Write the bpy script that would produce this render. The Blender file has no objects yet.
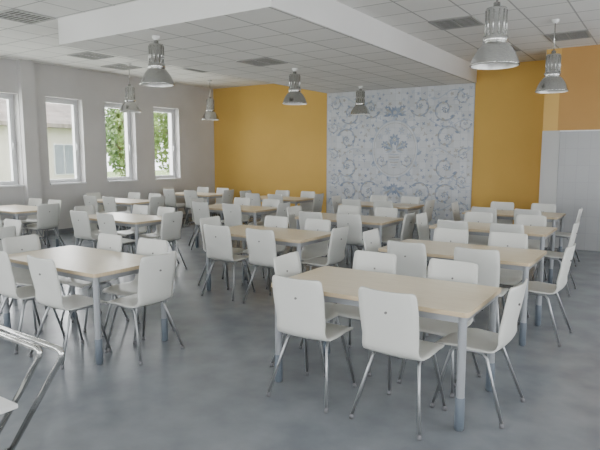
import bpy, bmesh, math, random
from mathutils import Vector, Matrix
random.seed(7)
S = bpy.context.scene
COL = S.collection

# ---------------------------------------------------------------- materials
def new_mat(name, col, rough=0.5, metal=0.0, spec=0.5):
    m = bpy.data.materials.new(name); m.use_nodes = True
    b = m.node_tree.nodes['Principled BSDF']
    b.inputs['Base Color'].default_value = (*col, 1)
    b.inputs['Roughness'].default_value = rough
    b.inputs['Metallic'].default_value = metal
    b.inputs['Specular IOR Level'].default_value = spec
    return m

def noisy(name, c1, c2, scale, rough=0.5, bump=0.0, detail=6, metal=0.0, spec=0.5, stretch=None, lo=0.35, hi=0.65):
    m = new_mat(name, c1, rough, metal, spec)
    nt = m.node_tree; N = nt.nodes; L = nt.links; b = N['Principled BSDF']
    tc = N.new('ShaderNodeTexCoord'); mp = N.new('ShaderNodeMapping')
    if stretch: mp.inputs['Scale'].default_value = stretch
    no = N.new('ShaderNodeTexNoise'); no.inputs['Scale'].default_value = scale; no.inputs['Detail'].default_value = detail
    cr = N.new('ShaderNodeValToRGB')
    cr.color_ramp.elements[0].position = lo; cr.color_ramp.elements[1].position = hi
    cr.color_ramp.elements[0].color = (*c1, 1); cr.color_ramp.elements[1].color = (*c2, 1)
    L.new(tc.outputs['Object'], mp.inputs['Vector']); L.new(mp.outputs[0], no.inputs['Vector'])
    L.new(no.outputs['Fac'], cr.inputs[0]); L.new(cr.outputs[0], b.inputs['Base Color'])
    if bump > 0:
        bp = N.new('ShaderNodeBump'); bp.inputs['Strength'].default_value = bump; bp.inputs['Distance'].default_value = 0.01
        L.new(no.outputs['Fac'], bp.inputs['Height']); L.new(bp.outputs[0], b.inputs['Normal'])
    return m

def grid_mat(name, base, line, size, lw, axes=(0, 1), rough=0.6, var=0.03, spec=0.4, offset=(0, 0)):
    m = new_mat(name, base, rough, 0, spec)
    nt = m.node_tree; N = nt.nodes; L = nt.links; b = N['Principled BSDF']
    tc = N.new('ShaderNodeTexCoord'); sp = N.new('ShaderNodeSeparateXYZ')
    L.new(tc.outputs['Object'], sp.inputs[0])
    def mth(op, a, bb=None):
        n = N.new('ShaderNodeMath'); n.operation = op
        if isinstance(a, (int, float)): n.inputs[0].default_value = a
        else: L.new(a, n.inputs[0])
        if bb is not None:
            if isinstance(bb, (int, float)): n.inputs[1].default_value = bb
            else: L.new(bb, n.inputs[1])
        return n.outputs[0]
    masks = []; cells = []
    for k, ax in enumerate(axes):
        sz = size[k]
        q = mth('DIVIDE', mth('ADD', sp.outputs[ax], offset[k] + 100 * sz), sz)
        fr = mth('FRACT', q)
        masks.append(mth('LESS_THAN', fr, lw / sz)); cells.append(mth('FLOOR', q))
    mk = mth('MAXIMUM', masks[0], masks[1])
    cb = N.new('ShaderNodeCombineXYZ'); L.new(cells[0], cb.inputs[0]); L.new(cells[1], cb.inputs[1])
    wn = N.new('ShaderNodeTexWhiteNoise'); wn.noise_dimensions = '2D'; L.new(cb.outputs[0], wn.inputs['Vector'])
    mr = N.new('ShaderNodeMapRange'); mr.inputs['To Min'].default_value = 1 - var; mr.inputs['To Max'].default_value = 1 + var
    L.new(wn.outputs['Value'], mr.inputs['Value'])
    mul = N.new('ShaderNodeVectorMath'); mul.operation = 'SCALE'; mul.inputs[0].default_value = base
    L.new(mr.outputs[0], mul.inputs['Scale'])
    mx = N.new('ShaderNodeMix'); mx.data_type = 'RGBA'
    L.new(mk, mx.inputs['Factor']); L.new(mul.outputs[0], mx.inputs[6]); mx.inputs[7].default_value = (*line, 1)
    L.new(mx.outputs[2], b.inputs['Base Color'])
    bp = N.new('ShaderNodeBump'); bp.inputs['Strength'].default_value = 0.3; bp.inputs['Distance'].default_value = 0.004; bp.invert = True
    L.new(mk, bp.inputs['Height']); L.new(bp.outputs[0], b.inputs['Normal'])
    return m

# vinyl floor: soft cloudy marbling, satin sheen
M_floor = noisy('floor_vinyl', (0.150, 0.165, 0.182), (0.212, 0.228, 0.245), 3.2, rough=0.27, detail=13, spec=0.55, lo=0.32, hi=0.68)

M_white = noisy('white_wall_paint', (0.51, 0.50, 0.49), (0.55, 0.54, 0.53), 1.5, rough=0.8, bump=0.02)
M_yellow = noisy('yellow_wall_paint', (0.60, 0.375, 0.085), (0.63, 0.395, 0.094), 1.2, rough=0.75, bump=0.02)
M_orange = noisy('orange_wall_paint', (0.46, 0.255, 0.08), (0.49, 0.275, 0.09), 1.2, rough=0.75, bump=0.02)
M_strip = noisy('ochre_pilaster_paint', (0.60, 0.38, 0.11), (0.63, 0.40, 0.12), 1.2, rough=0.7)
M_ceil = grid_mat('ceiling_tiles', (0.76, 0.755, 0.735), (0.40, 0.40, 0.39), (0.6, 0.6), 0.022, var=0.03, rough=0.9, spec=0.1)
M_soff = noisy('soffit_plaster', (0.74, 0.735, 0.72), (0.77, 0.765, 0.75), 1.5, rough=0.85)
M_pil = noisy('grey_pilaster_paint', (0.44, 0.44, 0.43), (0.47, 0.47, 0.46), 1.5, rough=0.7)
M_wtile = grid_mat('grey_wall_tiles', (0.37, 0.375, 0.38), (0.31, 0.315, 0.32), (0.2, 0.3), 0.005, axes=(0, 2), rough=0.25, var=0.015)
M_mtile = grid_mat('mural_tiles', (0.58, 0.60, 0.625), (0.43, 0.47, 0.53), (0.154, 0.154), 0.005, axes=(0, 2), rough=0.3, var=0.08)
M_blue = noisy('mural_blue_glaze', (0.21, 0.26, 0.37), (0.33, 0.38, 0.48), 9, rough=0.3)
M_blue2 = noisy('mural_pale_blue_glaze', (0.35, 0.41, 0.51), (0.44, 0.49, 0.57), 9, rough=0.3)
M_grey_gl = noisy('mural_grey_glaze', (0.34, 0.34, 0.32), (0.45, 0.44, 0.41), 12, rough=0.3)
M_shell = noisy('chair_white_laminate', (0.60, 0.605, 0.57), (0.64, 0.645, 0.61), 3, rough=0.36)
M_chrome = new_mat('chair_steel_tube', (0.34, 0.35, 0.36), 0.32, 0.8)
M_bolt = new_mat('bolt_grey', (0.16, 0.155, 0.15), 0.5)
M_dark = new_mat('dark_plastic', (0.04, 0.04, 0.045), 0.5)
M_foot = new_mat('glide_grey', (0.15, 0.15, 0.16), 0.6)
M_beech = noisy('beech_laminate', (0.70, 0.61, 0.45), (0.76, 0.67, 0.51), 5, rough=0.32, stretch=(1, 8, 1), detail=8)
M_edge = noisy('beech_edge', (0.53, 0.42, 0.27), (0.59, 0.47, 0.32), 8, rough=0.5, stretch=(1, 8, 1))
M_leg = new_mat('table_leg_grey', (0.32, 0.335, 0.355), 0.42, 0.3)
M_legd = new_mat('table_leg_sleeve', (0.12, 0.145, 0.175), 0.45, 0.1)
M_alu = noisy('brushed_aluminium', (0.46, 0.46, 0.45), (0.60, 0.60, 0.58), 30, rough=0.24, metal=1.0, stretch=(1, 1, 12))
M_lampw = new_mat('lamp_reflector', (0.62, 0.62, 0.60), 0.3, 0.5)
M_cap = new_mat('lamp_canopy_white', (0.75, 0.75, 0.73), 0.5)
M_frame = new_mat('window_frame_white', (0.70, 0.71, 0.72), 0.4)
M_vent = new_mat('vent_dark', (0.07, 0.065, 0.06), 0.7)
M_ventf = new_mat('vent_frame', (0.33, 0.33, 0.32), 0.6)
M_base = new_mat('baseboard_grey', (0.22, 0.23, 0.25), 0.5)
M_tchrome = new_mat('polished_steel', (0.58, 0.58, 0.56), 0.18, 1.0)
M_plw = new_mat('white_plastic', (0.7, 0.7, 0.69), 0.4)
M_bld = noisy('render_facade', (0.62, 0.58, 0.50), (0.70, 0.65, 0.57), 1, rough=0.9)
M_roof = grid_mat('roof_tiles', (0.28, 0.24, 0.21), (0.15, 0.13, 0.12), (0.3, 0.3), 0.03, axes=(1, 2), rough=0.9, var=0.2)
M_grass = noisy('lawn', (0.20, 0.28, 0.10), (0.30, 0.38, 0.16), 3, rough=1)
M_bark = noisy('bark', (0.10, 0.07, 0.05), (0.18, 0.13, 0.09), 8, rough=1)
M_leaf = noisy('leaves', (0.09, 0.17, 0.04), (0.24, 0.34, 0.11), 2, rough=0.6)
M_winb = new_mat('building_window_glass', (0.20, 0.23, 0.26), 0.1)
M_glass = bpy.data.materials.new('window_glass'); M_glass.use_nodes = True
nt = M_glass.node_tree; nt.nodes.clear()
o = nt.nodes.new('ShaderNodeOutputMaterial'); mxs = nt.nodes.new('ShaderNodeMixShader'); mxs.inputs[0].default_value = 0.06
tr = nt.nodes.new('ShaderNodeBsdfTransparent'); gl = nt.nodes.new('ShaderNodeBsdfGlossy'); gl.inputs['Roughness'].default_value = 0.02
nt.links.new(tr.outputs[0], mxs.inputs[1]); nt.links.new(gl.outputs[0], mxs.inputs[2]); nt.links.new(mxs.outputs[0], o.inputs[0])

# ---------------------------------------------------------------- mesh helpers
class MB:
    def __init__(s): s.bm = bmesh.new(); s.mats = []
    def mi(s, m):
        if m not in s.mats: s.mats.append(m)
        return s.mats.index(m)
    def box(s, x0, x1, y0, y1, z0, z1, m):
        v = [s.bm.verts.new(p) for p in [(x0,y0,z0),(x1,y0,z0),(x1,y1,z0),(x0,y1,z0),(x0,y0,z1),(x1,y0,z1),(x1,y1,z1),(x0,y1,z1)]]
        k = s.mi(m)
        for f in [(0,3,2,1),(4,5,6,7),(0,1,5,4),(1,2,6,5),(2,3,7,6),(3,0,4,7)]:
            fc = s.bm.faces.new([v[i] for i in f]); fc.material_index = k
    def tube(s, pts, r, m, seg=10, caps=True):
        k = s.mi(m); pts = [Vector(p) for p in pts]; n = len(pts)
        rs = r if isinstance(r, (list, tuple)) else [r]*n
        rings = []; up = None
        for i, p in enumerate(pts):
            d = (pts[min(i+1, n-1)] - pts[max(i-1, 0)]).normalized()
            if up is None:
                a = Vector((0,0,1)) if abs(d.z) < 0.9 else Vector((1,0,0))
            else: a = up
            x = d.cross(a).normalized(); y = x.cross(d).normalized(); up = y
            rings.append([s.bm.verts.new(p + (x*math.cos(t)+y*math.sin(t))*rs[i]) for t in [2*math.pi*j/seg for j in range(seg)]])
        for i in range(n-1):
            for j in range(seg):
                f = s.bm.faces.new([rings[i][j], rings[i][(j+1)%seg], rings[i+1][(j+1)%seg], rings[i+1][j]]); f.material_index = k; f.smooth = True
        if caps:
            for rg in (rings[0], rings[-1]):
                f = s.bm.faces.new(rg); f.material_index = k
    def lathe(s, prof, m, c=(0,0,0), seg=32):
        k = s.mi(m); rings = []
        for r, z in prof:
            rings.append([s.bm.verts.new((c[0]+r*math.cos(2*math.pi*j/seg), c[1]+r*math.sin(2*math.pi*j/seg), c[2]+z)) for j in range(seg)])
        for i in range(len(rings)-1):
            for j in range(seg):
                f = s.bm.faces.new([rings[i][j], rings[i][(j+1)%seg], rings[i+1][(j+1)%seg], rings[i+1][j]]); f.material_index = k; f.smooth = True
    def quad(s, ps, m, smooth=False):
        f = s.bm.faces.new([s.bm.verts.new(p) for p in ps]); f.material_index = s.mi(m); f.smooth = smooth
    def mesh(s, name, recalc=True):
        if recalc: bmesh.ops.recalc_face_normals(s.bm, faces=s.bm.faces)
        me = bpy.data.meshes.new(name); s.bm.to_mesh(me); s.bm.free()
        for m in s.mats: me.materials.append(m)
        return me
    def obj(s, name, loc=(0,0,0), rz=0, parent=None, recalc=True):
        return place(s.mesh(name, recalc), name, loc, rz, parent)
def place(me, name, loc=(0,0,0), rz=0, parent=None):
    ob = bpy.data.objects.new(name, me); COL.objects.link(ob)
    ob.location = loc; ob.rotation_euler = (0, 0, rz)
    if parent: ob.parent = parent
    return ob

# ---------------------------------------------------------------- room shell
XL, XR, YF, YB = -10.95, 3.0, -2.5, 12.15
HC, HL = 3.55, 3.2
b = MB(); b.box(XL-.3, XR+.3, YF-.3, YB+.3, -.15, 0, M_floor); b.obj('floor')
b = MB(); b.box(XL-.3, XR+.3, YF-.3, YB+.3, HC, HC+.2, M_ceil); b.obj('ceiling')
b = MB(); x0, x1, y0, y1 = -7.2, -3.55, 4.85, YB
b.quad([(x0,y0,HL),(x0,y1,HL),(x1,y1,HL),(x1,y0,HL)], M_ceil)
b.quad([(x0,y0,HL),(x1,y0,HL),(x1,y0,HC),(x0,y0,HC)], M_soff)
b.quad([(x1,y0,HL),(x1,y1,HL),(x1,y1,HC),(x1,y0,HC)], M_soff)
b.quad([(x0,y0,HL),(x0,y0,HC),(x0,y1,HC),(x0,y1,HL)], M_soff)
b.obj('ceiling_soffit', recalc=False)

def wall_x(name, x, xo, wins, z0, z1, ya, yb, m, top=HC):
    b = MB(); a, c = min(x, xo), max(x, xo)
    b.box(a, c, ya, yb, 0, z0, m); b.box(a, c, ya, yb, z1, top, m)
    y = ya
    for w0, w1 in sorted(wins):
        b.box(a, c, y, w0, z0, z1, m); y = w1
    b.box(a, c, y, yb, z0, z1, m)
    return b.obj(name)
def wall_y(name, y, yo, wins, z0, z1, xa, xb, m, top=HC):
    b = MB(); a, c = min(y, yo), max(y, yo)
    b.box(xa, xb, a, c, 0, z0, m); b.box(xa, xb, a, c, z1, top, m)
    x = xa
    for w0, w1 in sorted(wins):
        b.box(x, w0, a, c, z0, z1, m); x = w1
    b.box(x, xb, a, c, z0, z1, m)
    return b.obj(name)
SILL, HEAD = 1.06, 2.9
lw = [(7.0+1.46*i, 7.87+1.46*i) for i in range(-6, 3)]
wall_x('wall_left', XL, XL-.4, lw, SILL, HEAD, YF-.3, YB+.3, M_white)
b = MB(); b.box(XL, -7.27, YB, YB+.3, 0, HC, M_yellow); b.box(-7.27, -1.99, YB, YB+.3, 0, HC, M_yellow); b.obj('wall_back')
b = MB()
b.box(-1.74, XR, 11.0, 11.3, 2.12, HC, M_orange)
b.box(-1.99, -1.74, 11.0, 11.3, 2.12, HC, M_strip)
b.box(-1.99, -1.70, 11.0, 11.3, 0, 2.12, M_pil)
b.box(-1.70, XR, 11.03, 11.3, 0, 2.12, M_wtile)
b.box(-1.99, -1.89, 11.3, YB, 0, HC, M_yellow)
b.obj('wall_right_niche')
b = MB(); b.box(-1.70, XR, 11.0, 11.03, 2.10, 2.12, M_frame); b.obj('trim_1')
rw = [(-1.2+3.0*i, 1.2+3.0*i) for i in range(4)]
wall_x('wall_right', XR, XR+.3, rw, .5, 2.95, YF-.3, YB+.3, M_white)
fw = [(-9.9+3.2*i, -7.4+3.2*i) for i in range(4)]
wall_y('wall_front', YF, YF-.3, fw, .4, 3.0, XL-.3, XR+.3, M_white)
b = MB(); b.box(XL, XL+.12, 6.42, 6.72, 0, HC, M_white); b.obj('trim_2')
b = MB(); b.box(XL, XL+.015, YF, 6.42, 0, .1, M_base); b.box(XL, XL+.015, 6.72, YB, 0, .1, M_base); b.obj('baseboard_left')
b = MB(); b.box(XL+.015, -1.99, YB-.015, YB, 0, .1, M_base); b.obj('baseboard_back')

def window_mesh(w, h, depth=.07, mull=False):
    b = MB(); t = .055
    def fr(x0, x1, z0, z1, y0, y1, t):
        b.box(x0, x1, y0, y1, z0, z0+t, M_frame); b.box(x0, x1, y0, y1, z1-t, z1, M_frame)
        b.box(x0, x0+t, y0, y1, z0+t, z1-t, M_frame); b.box(x1-t, x1, y0, y1, z0+t, z1-t, M_frame)
    fr(-w/2, w/2, 0, h, -depth/2, depth/2, t)
    parts = [(-w/2+t, w/2-t)] if not mull else [(-w/2+t, 0), (0, w/2-t)]
    for a, c in parts:
        fr(a+.002, c-.002, t+.002, h-t-.002, -depth/2-.02, depth/2-.02, .05)
    b.box(-w/2+t, w/2-t, .006, .012, t, h-t, M_glass)
    hx = w/2 - t - .028 if not mull else .028
    b.box(hx-.012, hx+.012, -depth/2-.035, -depth/2-.02, h*.45, h*.45+.07, M_frame)
    b.box(hx-.008, hx+.008, -depth/2-.06, -depth/2-.04, h*.45-.09, h*.45+.04, M_frame)
    b.box(hx-.006, hx+.006, -depth/2-.045, -depth/2-.03, h*.45+.02, h*.45+.04, M_frame)
    return b.mesh('window')
n = 1
wm = window_mesh(.87, HEAD-SILL)
for a, c in lw:
    o = place(wm, 'window_%d' % n, (XL-.22, (a+c)/2, SILL), math.radians(90)); n += 1
bs = MB()
for a, c in lw: bs.box(XL-.18, XL+.04, a+.001, c-.001, SILL, SILL+.03, M_frame)
bs.obj('trim_3')
wm = window_mesh(2.4, 2.45, mull=True)
for a, c in rw: place(wm, 'window_%d' % n, (XR+.15, (a+c)/2, .5), math.radians(-90)); n += 1
wm = window_mesh(2.5, 2.6, mull=True)
for a, c in fw: place(wm, 'window_%d' % n, ((a+c)/2, YF-.15, .4), math.radians(180)); n += 1

# ---------------------------------------------------------------- tile mural
MX0, MX1, MZ0, MZ1 = -7.2, -3.57, 0.11, HL
root = bpy.data.objects.new('tile_mural', None); COL.objects.link(root); root.location = ((MX0+MX1)/2, YB, 0)
W, H = MX1-MX0, MZ1-MZ0
b = MB(); b.box(-W/2, W/2, -.016, -.001, MZ0, MZ1-.002, M_mtile); b.obj('tiles', parent=root)
b = MB(); LAY = [0]
def lay():
    LAY[0] = (LAY[0]+1) % 60; return -.0165 - LAY[0]*.00004
def ribbon(pts, w, m, taper=True):
    y = lay(); n = len(pts); vs = []
    for i, (x, z) in enumerate(pts):
        dx = pts[min(i+1,n-1)][0]-pts[max(i-1,0)][0]; dz = pts[min(i+1,n-1)][1]-pts[max(i-1,0)][1]
        l = math.hypot(dx, dz) or 1
        ww = w*(1-.6*i/n if taper else 1)/2
        vs.append((b.bm.verts.new((x-dz/l*ww, y, z+dx/l*ww)), b.bm.verts.new((x+dz/l*ww, y, z-dx/l*ww))))
    k = b.mi(m)
    for i in range(n-1):
        f = b.bm.faces.new([vs[i][0], vs[i+1][0], vs[i+1][1], vs[i][1]]); f.material_index = k
def blob(cx, cz, a, l, w, m):
    y = lay(); pts = []
    for i in range(7): t = i/6; pts.append((l*t, w*math.sin(math.pi*t**.8)))
    for i in range(5, 0, -1): t = i/6; pts.append((l*t, -w*math.sin(math.pi*t**.8)))
    ca, sa = math.cos(a), math.sin(a)
    P = [(cx+p*ca-q*sa, cz+p*sa+q*ca) for p, q in pts]
    if any(abs(p[0]) > W/2-.005 or p[1] < MZ0+.005 or p[1] > MZ1-.01 for p in P): return
    f = b.bm.faces.new([b.bm.verts.new((p[0], y, p[1])) for p in P]); f.material_index = b.mi(m)
def ring(cx, cz, r, w, m, n=28, sx=1.0):
    ribbon([(cx+r*sx*math.cos(2*math.pi*i/n), cz+r*math.sin(2*math.pi*i/n)) for i in range(n+1)], w, m, False)
def rosette(cx, cz, r, pet=8, m=None):
    for i in range(pet):
        a = 2*math.pi*i/pet+.2
        blob(cx+r*.22*math.cos(a), cz+r*.22*math.sin(a), a, r*.75, r*.2, m or M_blue)
    ring(cx, cz, r*.17, r*.12, M_grey_gl, 12)
def scroll(cx, cz, a0, r, sgn, turns=1.25):
    pts = []
    for i in range(34):
        t = i/33; a = a0 + sgn*t*math.pi*2*turns; rr = r*(1-t*.82)
        pts.append((cx+rr*math.cos(a), cz+rr*math.sin(a)))
    ribbon(pts, r*.13, M_blue)
    ribbon([(x+.014, z-.014) for x, z in pts], r*.06, M_grey_gl)
    for i in range(0, 30, 2):
        x, z = pts[i]; a = a0 + sgn*(i/33)*math.pi*2*turns
        blob(x, z, a+sgn*(.9 if i % 4 else 2.3), r*(.40-.006*i), r*.09, (M_blue, M_blue2, M_grey_gl)[(i//2) % 3])
    rosette(cx, cz, r*.26, 6)
C = (MZ0+MZ1)/2+.05
big = [(.62,1.08,.25,200,1),(1.16,.98,.27,-30,-1),(1.58,1.22,.17,90,1),(1.24,.36,.28,20,1),(1.62,.66,.15,0,-1),
       (1.22,-.28,.28,-20,-1),(1.62,.0,.14,60,1),(.66,-.88,.26,140,-1),(1.20,-.90,.26,30,1),(1.60,-.58,.15,-60,-1),(1.60,-1.2,.16,0,1),(.45,-1.32,.16,30,1),(.95,-1.36,.15,200,-1)]
occ = []
for x, z, r, a, sg in big:
    scroll(x, C+z, math.radians(a), r, sg); scroll(-x, C+z, math.pi-math.radians(a), r, -sg)
    occ += [(x, C+z, r*1.08), (-x, C+z, r*1.08)]
EZ = C+.12
for r, w, m, n_ in ((.66,.018,M_blue2,56),(.60,.010,M_grey_gl,56)): ring(0, EZ, r, w, m, n_, sx=.86)
for q in range(30):
    a = 2*math.pi*q/30
    blob(.66*.86*math.cos(a), EZ+.66*math.sin(a), a+(.9 if q % 2 else -.9), .15, .032, (M_blue2, M_blue, M_blue2, M_grey_gl)[q % 4])
occ.append((0, EZ, .78))
rosette(0, EZ+.22, .15, 8)
for q in (-1, 1):
    rosette(q*.24, EZ+.10, .11, 7); rosette(q*.17, EZ+.42, .09, 6, M_blue2); rosette(q*.36, EZ+.30, .08, 6, M_blue2)
    for k in range(6):
        a = math.pi/2-q*(.25+.33*k); blob(q*.05, EZ-.02, a, .28-.02*k, .026, (M_blue, M_grey_gl, M_blue2)[k % 3])
    scroll(q*.32, EZ-.26, (math.pi if q > 0 else 0), .15, q)
for i in range(7):
    z = -.06-.36*i/6; w_ = .04+.09*math.sin(math.pi*(i/6)**.7)
    ribbon([(-w_, EZ+z), (0, EZ+z-.008), (w_, EZ+z)], .022, M_blue2 if i % 2 else M_grey_gl, False)
rosette(0, EZ+.84, .15, 10); rosette(0, EZ-.92, .15, 10); occ += [(0, EZ+.84, .18), (0, EZ-.92, .18), (0, MZ0+.3, .17)]
rosette(0, MZ0+.3, .13, 8)
for q in (-1, 1):
    for k in range(4): blob(q*.08, EZ+.80, math.pi/2-q*(.4+.45*k), .22, .035, (M_blue, M_grey_gl, M_blue2, M_blue)[k])
    for k in range(4): blob(q*.08, EZ-.92, -math.pi/2+q*(.4+.45*k), .22, .035, (M_blue, M_grey_gl, M_blue2, M_blue)[k])
for q in (-1, 1):
    for zz in (1.30, .66, .05, -.60, -1.15):
        ribbon([(q*(.85+.93*t), C+zz+.09*math.sin(t*7+zz*3)) for t in [i/30 for i in range(31)]], .018, M_blue2, False)
rr = random.Random(3); pts = []
for _ in range(2600):
    x, z = rr.uniform(.05, W/2-.07), rr.uniform(MZ0+.07, MZ1-.08)
    if any(math.hypot(x-a, z-c) < d for a, c, d in occ): continue
    if any(math.hypot(x-a, z-c) < .115 for a, c in pts): continue
    pts.append((x, z)); r = rr.uniform(.035, .06); k = rr.choice((3, 4, 5)); m = rr.choice((M_blue, M_blue2, M_grey_gl)); a = rr.uniform(0, 6)
    for q in (-1, 1):
        for i in range(k):
            t = a+2*math.pi*i/k; t = t if q > 0 else math.pi-t
            blob(q*x, z, t, r, r*.24, m)
b.obj('painted_ornament', parent=root, recalc=False)
b = MB()
for xx in (-W/2, W/2-.014): b.box(xx, xx+.014, -.019, -.0165, MZ0, MZ1-.002, M_blue2)
b.obj('edge_tiles', parent=root)

# ---------------------------------------------------------------- dining chair
def chair_mesh():
    b = MB(); bm = b.bm; k = b.mi(M_shell)
    P = [(.225,.425,.180),(.218,.438,.190),(.195,.447,.198),(.15,.450,.205),(.08,.448,.210),(0,.443,.211),(-.07,.440,.208),(-.13,.440,.201),(-.165,.448,.196),
         (-.188,.470,.193),(-.20,.505,.190),(-.209,.56,.191),(-.220,.62,.194),(-.232,.68,.197),(-.243,.74,.198),(-.254,.80,.196),(-.261,.838,.193),(-.264,.855,.188),(-.266,.864,.179),(-.267,.868,.165)]
    NU = 10; th = .011; rows = []
    n = len(P)
    for i, (y, z, w) in enumerate(P):
        y0, z0 = P[max(i-1,0)][:2]; y1, z1 = P[min(i+1,n-1)][:2]
        ty, tz = y1-y0, z1-z0; l = math.hypot(ty, tz); ny, nz = tz/l, -ty/l
        fr = []; bk = []
        for j in range(NU+1):
            u = -1+2*j/NU
            cv = .022*u*u if i > 10 else (.010*u*u if i > 3 else 0)
            py, pz = y+ny*cv, z+nz*cv
            fr.append(bm.verts.new((u*w, py+ny*th/2, pz+nz*th/2)))
            bk.append(bm.verts.new((u*w, py-ny*th/2, pz-nz*th/2)))
        rows.append((fr, bk))
    def F(v):
        f = bm.faces.new(v); f.material_index = k; f.smooth = True
    for i in range(n-1):
        a, c = rows[i], rows[i+1]
        for j in range(NU):
            F([a[0][j], a[0][j+1], c[0][j+1], c[0][j]]); F([a[1][j], c[1][j], c[1][j+1], a[1][j+1]])
        F([a[0][0], c[0][0], c[1][0], a[1][0]]); F([a[0][NU], a[1][NU], c[1][NU], c[0][NU]])
    for r in (rows[0], rows[-1]):
        for j in range(NU): F([r[0][j], r[0][j+1], r[1][j+1], r[1][j]])
    for e in bm.edges:
        if len(e.link_faces) == 2 and e.calc_face_angle(0) > 1.0: e.smooth = False
    b.tube([(0,-.256,.735),(0,-.232,.735)], .008, M_bolt, 12)
    for s in (-1, 1):
        foot_r = Vector((s*.235, -.245, .012)); foot_f = Vector((s*.205, .225, .012))
        tr_ = Vector((s*.155, -.10, .424)); tf = Vector((s*.155, .12, .424))
        b.tube([foot_r, foot_r.lerp(tr_, .93), tr_+Vector((0,.02,0)), tf-Vector((0,.02,0)), foot_f.lerp(tf, .93), foot_f], .0105, M_chrome, 10)
        b.tube([foot_r-Vector((0,0,.012)), foot_r+Vector((-s*.004,.006,.018))], .014, M_foot, 10)
        b.tube([foot_f-Vector((0,0,.012)), foot_f+Vector((-s*.003,-.004,.018))], .014, M_foot, 10)
    b.tube([(-.155,.07,.424),(.155,.07,.424)], .009, M_chrome, 8)
    b.tube([(-.155,-.07,.420),(.155,-.07,.420)], .009, M_chrome, 8)
    return b.mesh('dining_chair')
CH = chair_mesh()

# ---------------------------------------------------------------- dining table
TL, TW, TH = 1.45, .79, .75
def table_mesh():
    b = MB(); bm = b.bm
    r = .03
    def outline(ins=0):
        pts = []
        for cx, cy, a0 in ((1,1,0),(-1,1,90),(-1,-1,180),(1,-1,270)):
            for t in range(5):
                a = math.radians(a0+t*22.5)
                pts.append((cx*(TL/2-r)+(r-ins)*math.cos(a), cy*(TW/2-r)+(r-ins)*math.sin(a)))
        return pts
    lv = [(outline(.002), TH-.030), (outline(0), TH-.028), (outline(0), TH-.002), (outline(.002), TH)]
    rings = [[bm.verts.new((x,y,z)) for x,y in o] for o, z in lv]
    ke, kt = b.mi(M_edge), b.mi(M_beech)
    for i in range(3):
        N = len(rings[i])
        for j in range(N):
            f = bm.faces.new([rings[i][j], rings[i][(j+1)%N], rings[i+1][(j+1)%N], rings[i+1][j]]); f.material_index = ke
    f = bm.faces.new(rings[3]); f.material_index = kt
    f = bm.faces.new(rings[0]); f.material_index = ke
    lx, ly = TL/2-.045, TW/2-.045
    for s in (-1, 1):
        b.box(-lx, lx, s*ly-.015, s*ly+.015, TH-.075, TH-.030, M_leg)
        b.box(s*lx-.015, s*lx+.015, -ly, ly, TH-.075, TH-.030, M_leg)
        for q in (-1, 1):
            b.lathe([(.026,.20),(.026,TH-.030)], M_leg, (s*lx, q*ly, 0), 20)
            b.lathe([(.001,0),(.024,0),(.026,.006),(.0295,.01),(.0295,.205),(.026,.21)], M_legd, (s*lx, q*ly, 0), 20)
    return b.mesh('dining_table')
TB = table_mesh()

tables = [(-1.66,3.61),(-1.68,5.45),(-1.9,7.45),(-2.1,9.5),
          (-4.43,3.10),(-4.05,5.45),(-4.0,7.4),(-4.6,9.8),
          (-7.25,3.3),(-6.9,5.6),(-6.5,7.8),(-7.2,10.1),
          (-9.7,5.5),(-9.5,7.7),(-9.7,10.1)]
def J(a): return random.uniform(-a, a)
for i, (cx, cy) in enumerate(tables):
    place(TB, 'dining_table', (cx, cy, 0), math.radians(0 if i == 0 else J(.8)))
    j = .0 if i in (0,) else .03
    sh = -.03 if i == 0 else 0
    for s in (-1, 1):
        off = s*.33+sh
        place(CH, 'dining_chair', (cx+off+J(j), cy-TW/2+.05+J(.015), 0), math.radians(J(3)))
        place(CH, 'dining_chair', (cx+off+J(j), cy+TW/2-.05+J(.02), 0), math.radians(180+J(4)))
    ei = -.07 if i == 0 else 0
    place(CH, 'dining_chair', (cx+TL/2+.01+ei+J(.01), cy+.05+J(.02), 0), math.radians(90+J(4)))
    if cx-TL/2-.28 > XL+.05:
        place(CH, 'dining_chair', (cx-TL/2-.01-ei+J(.01), cy+(.10 if i == 0 else 0)+J(.02), 0), math.radians(-90+J(4)))

# ---------------------------------------------------------------- pendant lamps
def lamp_mesh(drop):
    b = MB()
    out = [(.215,0),(.213,.02),(.20,.06),(.178,.11),(.15,.155),(.12,.19),(.10,.205),(.095,.22)]
    b.lathe(out, M_alu)
    b.lathe([(r-.006, z) for r, z in out[:-1]] + [(.02,.205)], M_lampw)
    b.lathe([(.215,0),(.221,.004),(.221,.012),(.213,.02)], M_alu)
    b.lathe([(.001,.218),(.108,.218),(.11,.222),(.11,.262),(.094,.27),(.094,.49),(.090,.51),(.03,.52),(.03,.56),(.001,.56)], M_alu)
    for i in range(12):
        a = 2*math.pi*i/12
        b.tube([(.096*math.cos(a), .096*math.sin(a), .27), (.096*math.cos(a), .096*math.sin(a), .49)], .005, M_alu, 6)
    b.lathe([(.001,.07),(.03,.08),(.045,.12),(.03,.17),(.02,.204)], M_cap, seg=16)
    b.tube([(0,0,.56),(0,0,drop-.03)], .008, M_alu, 8)
    b.lathe([(.02,drop-.05),(.045,drop-.03),(.05,drop)], M_cap, seg=20)
    return b.mesh('pendant_lamp')
def lamp_at(x, y, top, h): place(lamp_mesh(top-h), 'pendant_lamp', (x, y, h))
for x, y, h in [(-1.42,5.4,2.49),(-1.48,8.7,2.57),(-9.4,7.9,2.57),(-9.75,10.7,2.57),(-1.45,2.0,2.55),(-9.4,4.9,2.55),(-9.4,1.8,2.55),(-5.5,1.8,2.55)]:
    lamp_at(x, y, HC, h)
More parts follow.
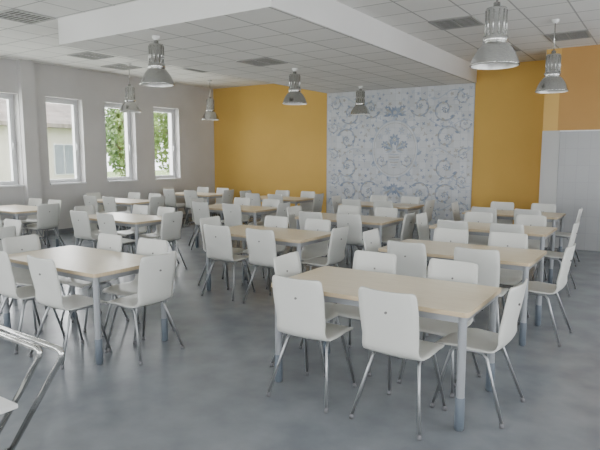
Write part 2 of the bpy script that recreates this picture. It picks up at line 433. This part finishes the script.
for x, y in [(-5.65,5.2),(-5.65,8.4),(-5.85,11.3)]:
    lamp_at(x, y, HL, 2.585)

# ---------------------------------------------------------------- ceiling vents
def vent_mesh():
    b = MB(); s = .29
    b.box(-s, s, -s, s, -.006, 0, M_vent)
    for a in (-1, 1):
        b.box(-s, s, a*s-.02, a*s+.02, -.014, 0, M_ventf); b.box(a*s-.02, a*s+.02, -s, s, -.014, 0, M_ventf)
    for i in range(7):
        y = -s+.075+i*.072; b.box(-s, s, y-.007, y+.007, -.012, -.006, M_ventf)
    b.box(-.01, .01, -s, s, -.0125, -.006, M_ventf)
    return b.mesh('ceiling_vent')
VM = vent_mesh()
for x, y, z in [(-7.5,4.7,HC),(-9.0,6.8,HC),(-9.9,8.1,HC),(-8.7,9.3,HC),(-5.7,7.5,HL),(-2.7,8.1,HC),(-1.5,9.9,HC),(-2.7,10.5,HC),(-9.3,2.7,HC)]:
    gx = round((x-.31)/.6)*.6+.311; gy = round((y-.31)/.6)*.6+.311
    place(VM, 'ceiling_vent', (gx, gy, z))

# ---------------------------------------------------------------- tray trolley (steel tube frame, lower left)
b = MB()
def bend(pts, rad=.07, n=6):
    out = [Vector(pts[0])]
    for i in range(1, len(pts)-1):
        p, a, c = Vector(pts[i]), Vector(pts[i-1]), Vector(pts[i+1])
        r = min(rad, (a-p).length*.45, (c-p).length*.45)
        s, e = p+(a-p).normalized()*r, p+(c-p).normalized()*r
        for t in range(n+1):
            t /= n; out.append(s*(1-t)**2+p*2*t*(1-t)+e*t*t)
    out.append(Vector(pts[-1])); return out
for dx, dz, yy in ((0,0,0),(-.17,-.03,0),(0,0,-.42),(-.17,-.03,-.42)):
    b.tube(bend([(-.08+dx,yy,.10),(.50+dx,yy,.815+dz),(-.60,yy,.845+dz)]), .0145, M_tchrome, 12)
x, z = .01, .212
b.tube([(x,0,z),(x,-.42,z)], .010, M_tchrome, 10)
b.tube([(-.60,0,.845),(-.60,-.42,.845)], .0135, M_tchrome, 12); b.tube([(-.60,0,.10),(-.60,-.42,.10)], .0135, M_tchrome, 12)
b.box(-.62, .12, -.10, -.016, .46, .48, M_plw); b.box(-.62, .12, -.40, -.31, .46, .48, M_plw)
for yy in (0, -.42):
    b.tube([(-.60,yy,.10),(-.60,yy,.845)], .0135, M_tchrome, 12)
    b.tube([(-.60,yy,.10),(-.08,yy,.10)], .0135, M_tchrome, 12)
    b.tube([(-.60,yy,.45),(.06,yy,.45)], .010, M_tchrome, 12)
for x, yy in ((-.10,0),(-.10,-.42),(-.6,0),(-.6,-.42)):
    b.tube([(x,yy-.012,.04),(x,yy+.012,.04)], .04, M_dark, 16)
    b.tube([(x,yy,.04),(x,yy,.10)], .008, M_tchrome, 8)
b.obj('tray_trolley', (-2.68, 1.42, 0))

# ---------------------------------------------------------------- exterior
b = MB(); b.box(-60, XL-.45, -30, 60, -.6, -.3, M_grass); b.obj('lawn')
b = MB(); bx = -25
b.box(bx-8, bx, 2, 19.0, -.3, 3.0, M_bld)
b.box(bx-8.3, bx+.5, 1.6, 19.4, 3.0, 3.2, M_roof)
v = [(bx+.5,1.6,3.2),(bx+.5,19.4,3.2),(bx-4,19.4,5.0),(bx-4,1.6,5.0),(bx-8.3,1.6,3.2),(bx-8.3,19.4,3.2)]
b.quad([v[0],v[1],v[2],v[3]], M_roof); b.quad([v[3],v[2],v[5],v[4]], M_roof)
b.bm.faces.new([b.bm.verts.new(v[i]) for i in (1,5,2)]).material_index = b.mi(M_bld)
for i in range(7):
    y = 3.4+2.15*i
    b.box(bx, bx+.03, y-.06, y+1.06, .74, 2.26, M_frame); b.box(bx+.03, bx+.05, y, y+.47, .8, 2.2, M_winb); b.box(bx+.03, bx+.05, y+.53, y+1, .8, 2.2, M_winb)
b.obj('neighbouring_building')
def tree(x, y, h, r, seed):
    R = random.Random(seed); b = MB()
    b.tube([(0,0,-.28),(.02,.02,h*.3),(-.05,.08,h*.6),(0,0,h*.9)], [.16,.13,.09,.03], M_bark, 10)
    for i in range(9):
        a = R.uniform(0, 6.28); z = h*R.uniform(.3,.75)
        b.tube([(0,0,z),(r*.4*math.cos(a), r*.4*math.sin(a), z+.5),(r*.8*math.cos(a), r*.8*math.sin(a), z+.9)], [.07,.05,.02], M_bark, 6)
    for i in range(4800):
        d = Vector((R.gauss(0,1), R.gauss(0,1), R.gauss(0,1))).normalized()*(R.random()**.45)
        p = Vector((d.x*r, d.y*r, h*.58+d.z*h*.46)); s = R.uniform(.07,.14)
        u = Vector((R.uniform(-1,1), R.uniform(-1,1), R.uniform(-1,1))).normalized(); w = u.orthogonal().normalized()
        b.quad([p-u*s, p+w*s*.6, p+u*s, p-w*s*.6], M_leaf)
    b.obj('tree', (x, y, 0), recalc=False)
tree(-20.5, 17.2, 4.6, 1.3, 1); tree(-21.5, 21.2, 5.6, 2.2, 2)

# ---------------------------------------------------------------- light
w = bpy.data.worlds.new('World'); S.world = w; w.use_nodes = True
bg = w.node_tree.nodes['Background']; bg.inputs[0].default_value = (0.92, 0.96, 1.0, 1); bg.inputs[1].default_value = 6.0
def area(name, loc, rot, sx, sy, p, col=(1, .98, .95)):
    l = bpy.data.lights.new(name, 'AREA'); l.shape = 'RECTANGLE'; l.size = sx; l.size_y = sy; l.energy = p; l.color = col
    o = bpy.data.objects.new(name, l); COL.objects.link(o); o.location = loc; o.rotation_euler = rot
for (a, c), p in zip(rw, (42, 42, 28, 10)): area('daylight_right', (XR+.4, (a+c)/2, 1.75), (0, math.radians(90), 0), 2.45, 2.4, p)
for a, c in fw: area('daylight_front', ((a+c)/2, YF-.4, 1.7), (math.radians(90), 0, 0), 2.5, 2.6, 58)
for a, c in lw: area('daylight_left', (XL-.5, (a+c)/2, 2.0), (0, math.radians(-90), 0), 1.8, .85, 50, (.98, .99, 1))

# ---------------------------------------------------------------- camera
cam = bpy.data.cameras.new('camera'); co = bpy.data.objects.new('camera', cam); COL.objects.link(co)
cam.sensor_width = 36; cam.lens = 33.6; cam.clip_start = .05; cam.clip_end = 200
co.location = (0, 0, 1.67); co.rotation_euler = (math.radians(90-7.03), 0, math.radians(33.4))
S.camera = co
